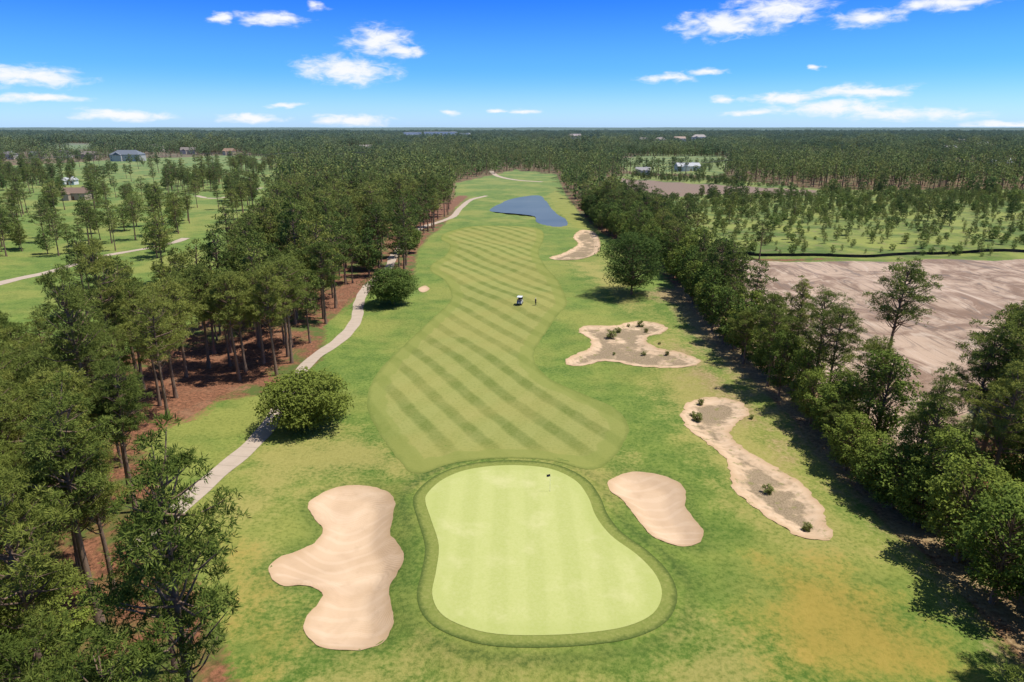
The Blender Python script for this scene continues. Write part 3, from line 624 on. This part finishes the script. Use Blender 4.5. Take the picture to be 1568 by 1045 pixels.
for hi,(px,py,w,d,h,wc,rc,kd) in enumerate(houses):
    x_,y_=P(px,py); nm={'flat':'warehouse','hip':'house','gable':'house'}[kd]
    e=empty(nm,x_,y_,0.0,random.uniform(-0.25,0.25))
    wm=simple('wall_paint',wc,0.85); rm=simple('roof_shingle',rc,0.9,0.25,1.5)
    box('walls',w,d,h,(0,0,h/2),wm,e)
    if kd=='flat': box('roof',w+0.6,d+0.6,0.5,(0,0,h+0.25),rm,e); box('loading_canopy',w*0.3,3,0.3,(0,-d/2-1.5,4.2),rm,e)
    else:
        rh=d*0.32; o=0.5; ins=w/2+o if kd=='gable' else w/2-d*0.42
        v=[(-w/2-o,-d/2-o,h),(w/2+o,-d/2-o,h),(w/2+o,d/2+o,h),(-w/2-o,d/2+o,h),(-ins,0,h+rh),(ins,0,h+rh)]
        poly('roof',v,[(0,1,5,4),(2,3,4,5),(1,2,5),(3,0,4),(3,2,1,0)],rm,e)
        ww=w*0.3; box('front_wing',ww,3,h*0.9,(-w*0.22,-d/2-1.5,h*0.45),wm,e)
        v=[(-w*.22-ww/2-.3,-d/2-3.4,h*.9),(-w*.22+ww/2+.3,-d/2-3.4,h*.9),(-w*.22,-d/2-3.4,h*.9+ww*.33),(-w*.22-ww/2-.3,-d/2+1,h*.9+.02),(-w*.22+ww/2+.3,-d/2+1,h*.9+.02),(-w*.22,-d/2+1,h*.9+ww*.33)]
        poly('wing_roof',v,[(0,1,2),(0,2,5,3),(1,4,5,2)],rm,e)
        box('chimney',1.0,1.0,2.2,(w*0.25,d*0.12,h+rh*0.8),wm,e)
    nf=max(1,int(h//3.2)); nw=max(3,int(w/3.5))
    if y_>1500: nf=1
    for fl in range(nf):
        for j in range(nw):
            xx=-w/2+(j+0.5)*w/nw
            if kd!='flat' and abs(xx+w*.22)<w*.17: continue
            if fl==0 and j==nw//2: box('door',1.1,0.08,2.2,(xx,-d/2-0.04,1.1),DOOR,e); continue
            zc=1.7+fl*3.1
            box('window_frame',1.5,0.08,1.6,(xx,-d/2-0.03,zc),TRIM,e); box('window',1.25,0.06,1.35,(xx,-d/2-0.06,zc),GLASS,e)
FAB=simple('black_fabric',(0.02,0.02,0.022),0.9)
fp=smooth(PL([(1055,384),(1110,388),(1165,391),(1300,394),(1420,390),(1568,388),(1800,386)]),3,closed=False)
n=len(fp); wob=0.2*np.sin(np.arange(n)*1.7)
V=np.concatenate([np.column_stack([fp,undul(fp[:,0],fp[:,1])-0.1]),np.column_stack([fp[:,0],fp[:,1]+wob,undul(fp[:,0],fp[:,1])+0.95])])
Fq=np.array([[j,j+1,n+j+1,n+j] for j in range(n-1)]); link(bpy.data.objects.new('silt_fence',mesh_np('silt_fence',V,Fq,[FAB])))
WOOD=simple('weathered_wood',(0.16,0.12,0.09),0.9); WIRE=simple('wire',(0.10,0.10,0.10),0.5)
def poles(pts,hh):
    prev=None
    for (px,py) in pts:
        x_,y_=P(px,py); e=empty('utility_pole',x_,y_,0.0,0)
        tubeobj('pole',[(0,0,0),(0,0,hh)],[0.24,0.14],WOOD,e,8); box('crossarm',2.8,0.15,0.18,(0,-0.2,hh-0.8),WOOD,e)
        for a in(-1.2,0,1.2): tubeobj('insulator',[(a,-0.2,hh-0.71),(a,-0.2,hh-0.4)],[0.07,0.05],TRIM,e,6)
        cur=(x_,y_)
        if prev:
            for a in(-1.2,0,1.2):
                pts2=[(prev[0]-x_+a+(x_-prev[0])*t,prev[1]-y_-0.2+(y_-prev[1])*t,hh-0.4-6*t*(1-t)) for t in np.linspace(0,1,14)]
                tubeobj('wire',pts2,[0.05]*14,WIRE,e,4)
        prev=cur
poles([(-40,292),(150,284),(330,280),(455,278),(560,277)],22)
poles([(1028,272),(1110,268),(1190,264)],13)
# ---------------------------------------------------------------- flagstick
fx,fy=P(842,757); e=empty('golf_flagstick',fx,fy,h1(fx,fy)+0.06)
STK=simple('fibreglass_white',(0.8,0.8,0.75),0.4,0.03); FLG=simple('flag_cloth',(0.04,0.04,0.08),0.8); CUP=simple('cup_dark',(0.01,0.01,0.01),0.9)
tubeobj('stick',[(0,0,-0.1),(0,0,2.2)],[0.016,0.012],STK,e,8)
v=[];f=[]
for j in range(9):
    for k2 in range(4): v.append((-j*0.05-0.014,0.03*math.sin(j*0.9),2.15-k2*0.10-j*0.008))
for j in range(8):
    for k2 in range(3): f.append((j*4+k2,j*4+k2+1,j*4+k2+5,j*4+k2+4))
poly('flag',v,f,FLG,e); tubeobj('cup_rim',[(0,0,-0.03),(0,0,0.006)],[0.054,0.054],CUP,e,16)
# ---------------------------------------------------------------- golf cart
WH=simple('cart_white_paint',(0.78,0.78,0.76),0.3,0.02,spec=0.5); BLK=simple('black_rubber',(0.02,0.02,0.02),0.8); SEAT=simple('beige_vinyl',(0.35,0.29,0.22),0.6); MET=simple('steel',(0.4,0.4,0.4),0.35,metal=0.9); BAG=simple('golf_bag_fabric',(0.05,0.08,0.25),0.8)
gx_,gy_=P(796,470); cart=empty('golf_cart',gx_,gy_,rot=math.radians(80))
prof=[(-1.15,.35),(-1.15,.75),(-.55,.80),(-.35,.62),(-.30,.32),(.35,.30),(.50,.62),(.62,.92),(.78,.95),(1.10,.72),(1.18,.50),(1.15,.30)]
def extr(name,prof,w,mat,par):
    n=len(prof); v=[(a,-w/2,b) for a,b in prof]+[(a,w/2,b) for a,b in prof]
    f=[tuple(range(n)),tuple(range(2*n-1,n-1,-1))]+[(j,n+j,n+(j+1)%n,(j+1)%n) for j in range(n)]
    o=poly(name,v,f,mat,par); b=o.modifiers.new('b','BEVEL'); b.width=0.03; b.segments=2; return o
extr('body',prof,1.16,WH,cart)
box('floor',0.85,1.1,0.05,(0.1,0,0.335),BLK,cart,0.01)
box('seat_cushion',0.5,1.08,0.14,(-.42,0,.87),SEAT,cart,0.04); box('seat_back',0.12,1.08,0.4,(-.70,0,1.15),SEAT,cart,0.04,(0,-0.2,0))
box('roof',1.75,1.2,0.07,(-.12,0,1.86),WH,cart,0.03)
for s_ in(-1,1):
    tubeobj('front_post',[(.72,s_*.52,.93),(.55,s_*.53,1.83)],[.02,.02],BLK,cart,8); tubeobj('rear_post',[(-.85,s_*.52,.78),(-.85,s_*.53,1.83)],[.02,.02],BLK,cart,8)
poly('windshield',[(.70,-.5,1.0),(.70,.5,1.0),(.56,.5,1.8),(.56,-.5,1.8)],[(0,1,2,3)],GLASS,cart)
tubeobj('steering_column',[(.55,.28,.75),(.30,.28,1.02)],[.02,.02],BLK,cart,8)
ring_=[(.30+.03*math.cos(t)*0.5,.28+.17*math.sin(t),1.03+.15*math.cos(t)) for t in np.linspace(0,6.283,18)]
tubeobj('steering_wheel',ring_,[.014]*18,BLK,cart,6)
for xx in(-.78,.82):
    for s_ in(-1,1):
        tubeobj('wheel',[(xx,s_*.47,.23),(xx,s_*.48,.23),(xx,s_*.62,.23),(xx,s_*.63,.23)],[.15,.23,.23,.15],BLK,cart,20)
        tubeobj('hub',[(xx,s_*.62,.23),(xx,s_*.645,.23)],[.11,.02],MET,cart,14)
for s_ in(-1,1):
    tubeobj('golf_bag',[(-1.28,s_*.28,.42),(-1.3,s_*.28,.8),(-1.33,s_*.28,1.25)],[.13,.14,.15],BAG,cart,12)
    for q in range(5): tubeobj('club',[(-1.33,s_*.28+.04*(q-2),1.1),(-1.35,s_*.28+.05*(q-2),1.42+.04*(q%2))],[.01,.022],MET,cart,6)
box('bumper',0.08,1.0,0.1,(1.19,0,.36),BLK,cart,0.02)
# ---------------------------------------------------------------- golfer
def golfer(px,py,rot,shirt,pants):
    x_,y_=P(px,py); g=empty('golfer',x_,y_,rot=rot)
    m,nt,out=newmat('clothes_and_skin'); tc=node(nt,'ShaderNodeTexCoord').outputs['Object']; s=node(nt,'ShaderNodeSeparateXYZ',{0:tc})
    skin=(0.45,0.26,0.18); z=s.outputs[2]; ax=M(nt,'ABSOLUTE',s.outputs[0])
    c=MIX(nt,M(nt,'GREATER_THAN',z,0.93),pants,shirt); arm=M(nt,'MULTIPLY',M(nt,'GREATER_THAN',ax,0.205),M(nt,'LESS_THAN',z,1.22)); arm=M(nt,'MULTIPLY',arm,M(nt,'GREATER_THAN',z,0.6))
    c=MIX(nt,arm,c,skin); c=MIX(nt,M(nt,'GREATER_THAN',z,1.48),c,skin); c=MIX(nt,M(nt,'LESS_THAN',z,0.08),c,(0.7,0.7,0.7)); finish(nt,out,c,0.8)
    J={'pel':(0,0,.95,.14),'sp':(0,0,1.12,.135),'ch':(0,-.01,1.32,.16),'nk':(0,0,1.47,.06),'hd':(0,-.03,1.56,.07),'hd2':(0,-.02,1.66,.095),'top':(0,-.01,1.73,.07)}
    E=[('pel','sp'),('sp','ch'),('ch','nk'),('nk','hd'),('hd','hd2'),('hd2','top')]
    for s_,n_ in((-1,'l'),(1,'r')):
        J.update({n_+'hp':(s_*.1,0,.88,.10),n_+'kn':(s_*.13,-.04,.49,.062),n_+'an':(s_*.15,.0,.10,.042),n_+'to':(s_*.17,-.17,.045,.04),
          n_+'sh':(s_*.19,0,1.40,.062),n_+'el':(s_*.27,-.02,1.13,.044),n_+'wr':(s_*.24,-.22,.98,.03),n_+'pm':(s_*.235,-.29,.94,.03)})
        E+=[('pel',n_+'hp'),(n_+'hp',n_+'kn'),(n_+'kn',n_+'an'),(n_+'an',n_+'to'),('ch',n_+'sh'),(n_+'sh',n_+'el'),(n_+'el',n_+'wr'),(n_+'wr',n_+'pm')]
    keys=list(J); me=bpy.data.meshes.new('body'); me.from_pydata([J[q][:3] for q in keys],[(keys.index(a),keys.index(b)) for a,b in E],[]); me.materials.append(m)
    o=bpy.data.objects.new('body',me); o.parent=g; link(o)
    sk=o.modifiers.new('skin','SKIN')
    if me.skin_vertices:
        for j,q in enumerate(keys):
            me.skin_vertices[0].data[j].radius=(J[q][3],J[q][3]); me.skin_vertices[0].data[j].use_root=(q=='pel')
    sb=o.modifiers.new('s','SUBSURF'); sb.levels=sb.render_levels=2
    SK=simple('skin',skin,0.6)
    for s_ in(-1,1):
        for q in range(4):
            a=(s_*(.215+.014*q),-.30,.94); l=[.07,.08,.075,.06][q]
            tubeobj('finger',[a,(a[0],a[1]-l*.5,a[2]-.012),(a[0]-s_*.003,a[1]-l*.72,a[2]-.04)],[.009,.008,.006],SK,g,6)
        tubeobj('thumb',[(s_*.21,-.27,.94),(s_*.19,-.31,.93),(s_*.195,-.345,.915)],[.011,.009,.007],SK,g,6)
    CAP=simple('cap_cloth',(0.7,0.7,0.7),0.8)
    tubeobj('cap',[(0,-.015,1.70),(0,-.015,1.75),(0,-.015,1.79),(0,-.015,1.80)],[.112,.108,.06,.005],CAP,g,16)
    poly('cap_brim',[(-.09,-.09,1.705),(.09,-.09,1.705),(.06,-.22,1.69),(-.06,-.22,1.69)],[(0,1,2,3)],CAP,g)
    tubeobj('nose',[(0,-.10,1.65),(0,-.135,1.615)],[.01,.016],SK,g,6)
    for s_ in(-1,1): tubeobj('ear',[(s_*.09,-.01,1.66),(s_*.105,0,1.62)],[.018,.014],SK,g,6)
    tubeobj('golf_club',[(.235,-.31,1.0),(.235,-.36,.9),(.24,-.62,.06)],[.014,.008,.006],MET,g,6); box('club_head',.10,.03,.06,(.20,-.63,.04),MET,g,0.01)
golfer(820,472,2.2,(0.05,0.06,0.10),(0.04,0.04,0.05))
# ---------------------------------------------------------------- sky
w=bpy.data.worlds.new('World'); scene.world=w; w.use_nodes=True; nt=w.node_tree; nt.nodes.clear()
SE=math.radians(66); sdir=Vector((0.95,0.05,0)).normalized(); SR=math.atan2(sdir.x,sdir.y)
sky=node(nt,'ShaderNodeTexSky',sky_type='NISHITA',sun_disc=False,sun_elevation=SE,sun_rotation=SR,air_density=1.0,dust_density=0.3,ozone_density=3.0,altitude=100)
tc=node(nt,'ShaderNodeTexCoord').outputs['Generated']; s=node(nt,'ShaderNodeSeparateXYZ',{0:tc})
el=s.outputs[2]
T=MIX(nt,SS(nt,el,0.0,0.08),(0.84,1.30,2.35),(0.34,0.90,1.90))
T=MIX(nt,SS(nt,el,0.06,0.20),T,(0.08,0.50,1.72))
T=MIX(nt,SS(nt,el,0.22,0.5),T,(0.72,0.76,0.80))
g=MIX(nt,1.0,sky.outputs[0],T,'MULTIPLY')
b1=node(nt,'ShaderNodeBackground',{0:g,1:0.10}); wo=nt.nodes.new('ShaderNodeOutputWorld'); nt.links.new(b1.outputs[0],wo.inputs[0])
m,nt,out=newmat('cloud_vapour'); s=node(nt,'ShaderNodeSeparateXYZ',{0:POS(nt)})
RC=36000.0
az=M(nt,'ARCTAN2',s.outputs[0],s.outputs[1]); el=M(nt,'ARCTAN2',M(nt,'SUBTRACT',s.outputs[2],CAMH),RC)
vec=node(nt,'ShaderNodeCombineXYZ',{0:az,1:M(nt,'MULTIPLY',el,2.6),2:0.0}).outputs[0]
wn=node(nt,'ShaderNodeTexNoise',{'Vector':vec,'Scale':24.0,'Detail':3.0}).outputs['Color']
ws=node(nt,'ShaderNodeSeparateXYZ',{0:wn})
az2=M(nt,'ADD',az,M(nt,'MULTIPLY',M(nt,'SUBTRACT',ws.outputs[0],0.5),0.05)); el2=M(nt,'ADD',el,M(nt,'MULTIPLY',M(nt,'SUBTRACT',ws.outputs[1],0.5),0.014))
clouds=[(530,107,66,17),(580,62,44,18),(615,80,40,7),(415,30,50,8),(50,118,62,11),(65,151,55,5),(190,177,65,7),(385,182,45,5),(540,184,58,8),(440,163,26,4),(1110,38,68,16),(1190,16,64,16),(1325,28,40,11),(1445,4,52,8),(1020,121,36,6),(1085,111,30,5),(1200,151,50,7),(1310,140,70,8),(1285,166,78,10),(1385,176,82,8),(1150,171,36,4),(1115,152,22,5),(800,172,24,4),(760,171,20,3),(690,174,16,3),(1545,191,50,4),(490,10,14,5),(340,28,14,7),(1245,104,12,4)]
mx=None
for (a,b,rw,rh) in clouds:
    d=ray(a,b); A=math.atan2(d[0],d[1]); E_=math.atan2(d[2],math.hypot(d[0],d[1]))
    q=M(nt,'MULTIPLY',M(nt,'SUBTRACT',az2,A),F/(rw*1.2)); r=M(nt,'MULTIPLY',M(nt,'SUBTRACT',el2,E_),F/(rh*1.35))
    v_=M(nt,'ADD',M(nt,'MULTIPLY',q,q),M(nt,'MULTIPLY',r,r))
    mx=v_ if mx is None else M(nt,'MINIMUM',mx,v_)
mx=M(nt,'SUBTRACT',1.0,M(nt,'SQRT',mx))
nz=NOI(nt,vec,42,6,0.6,0.4)
dens=M(nt,'ADD',mx,M(nt,'MULTIPLY',M(nt,'SUBTRACT',nz,0.50),1.7))
al=SS(nt,dens,-0.05,0.95)
al=M(nt,'MULTIPLY',al,SS(nt,mx,-0.4,0.2))
em=node(nt,'ShaderNodeEmission',{0:(0.96,0.98,1,1),1:1.0}); tp=node(nt,'ShaderNodeBsdfTransparent')
ms=node(nt,'ShaderNodeMixShader',{0:al,1:tp.outputs[0],2:em.outputs[0]}); nt.links.new(ms.outputs[0],out.inputs[0])
na_=80; aa=np.linspace(-1.0,1.0,na_); zz=[60,9500]
V=np.array([(RC*math.sin(a),RC*math.cos(a),z) for z in zz for a in aa]); Fq=np.array([[j,j+1,na_+j+1,na_+j] for j in range(na_-1)])
link(bpy.data.objects.new('sky_clouds',mesh_np('sky_clouds',V,Fq,[m])))
sl=bpy.data.lights.new('sun','SUN'); sl.energy=5.0; sl.angle=math.radians(0.53); sl.color=(1,0.965,0.90)
so=link(bpy.data.objects.new('sun',sl)); D=Vector((sdir.x*math.cos(SE),sdir.y*math.cos(SE),math.sin(SE))); so.rotation_euler=D.to_track_quat('Z','Y').to_euler()
cam=bpy.data.cameras.new('camera'); cam.lens=24; cam.sensor_width=36; cam.clip_end=90000; cam.clip_start=0.5
co=link(bpy.data.objects.new('camera',cam)); co.location=(0,0,CAMH); co.rotation_euler=(math.pi/2-PITCH,0,0); scene.camera=co
print('objects',len(bpy.data.objects))
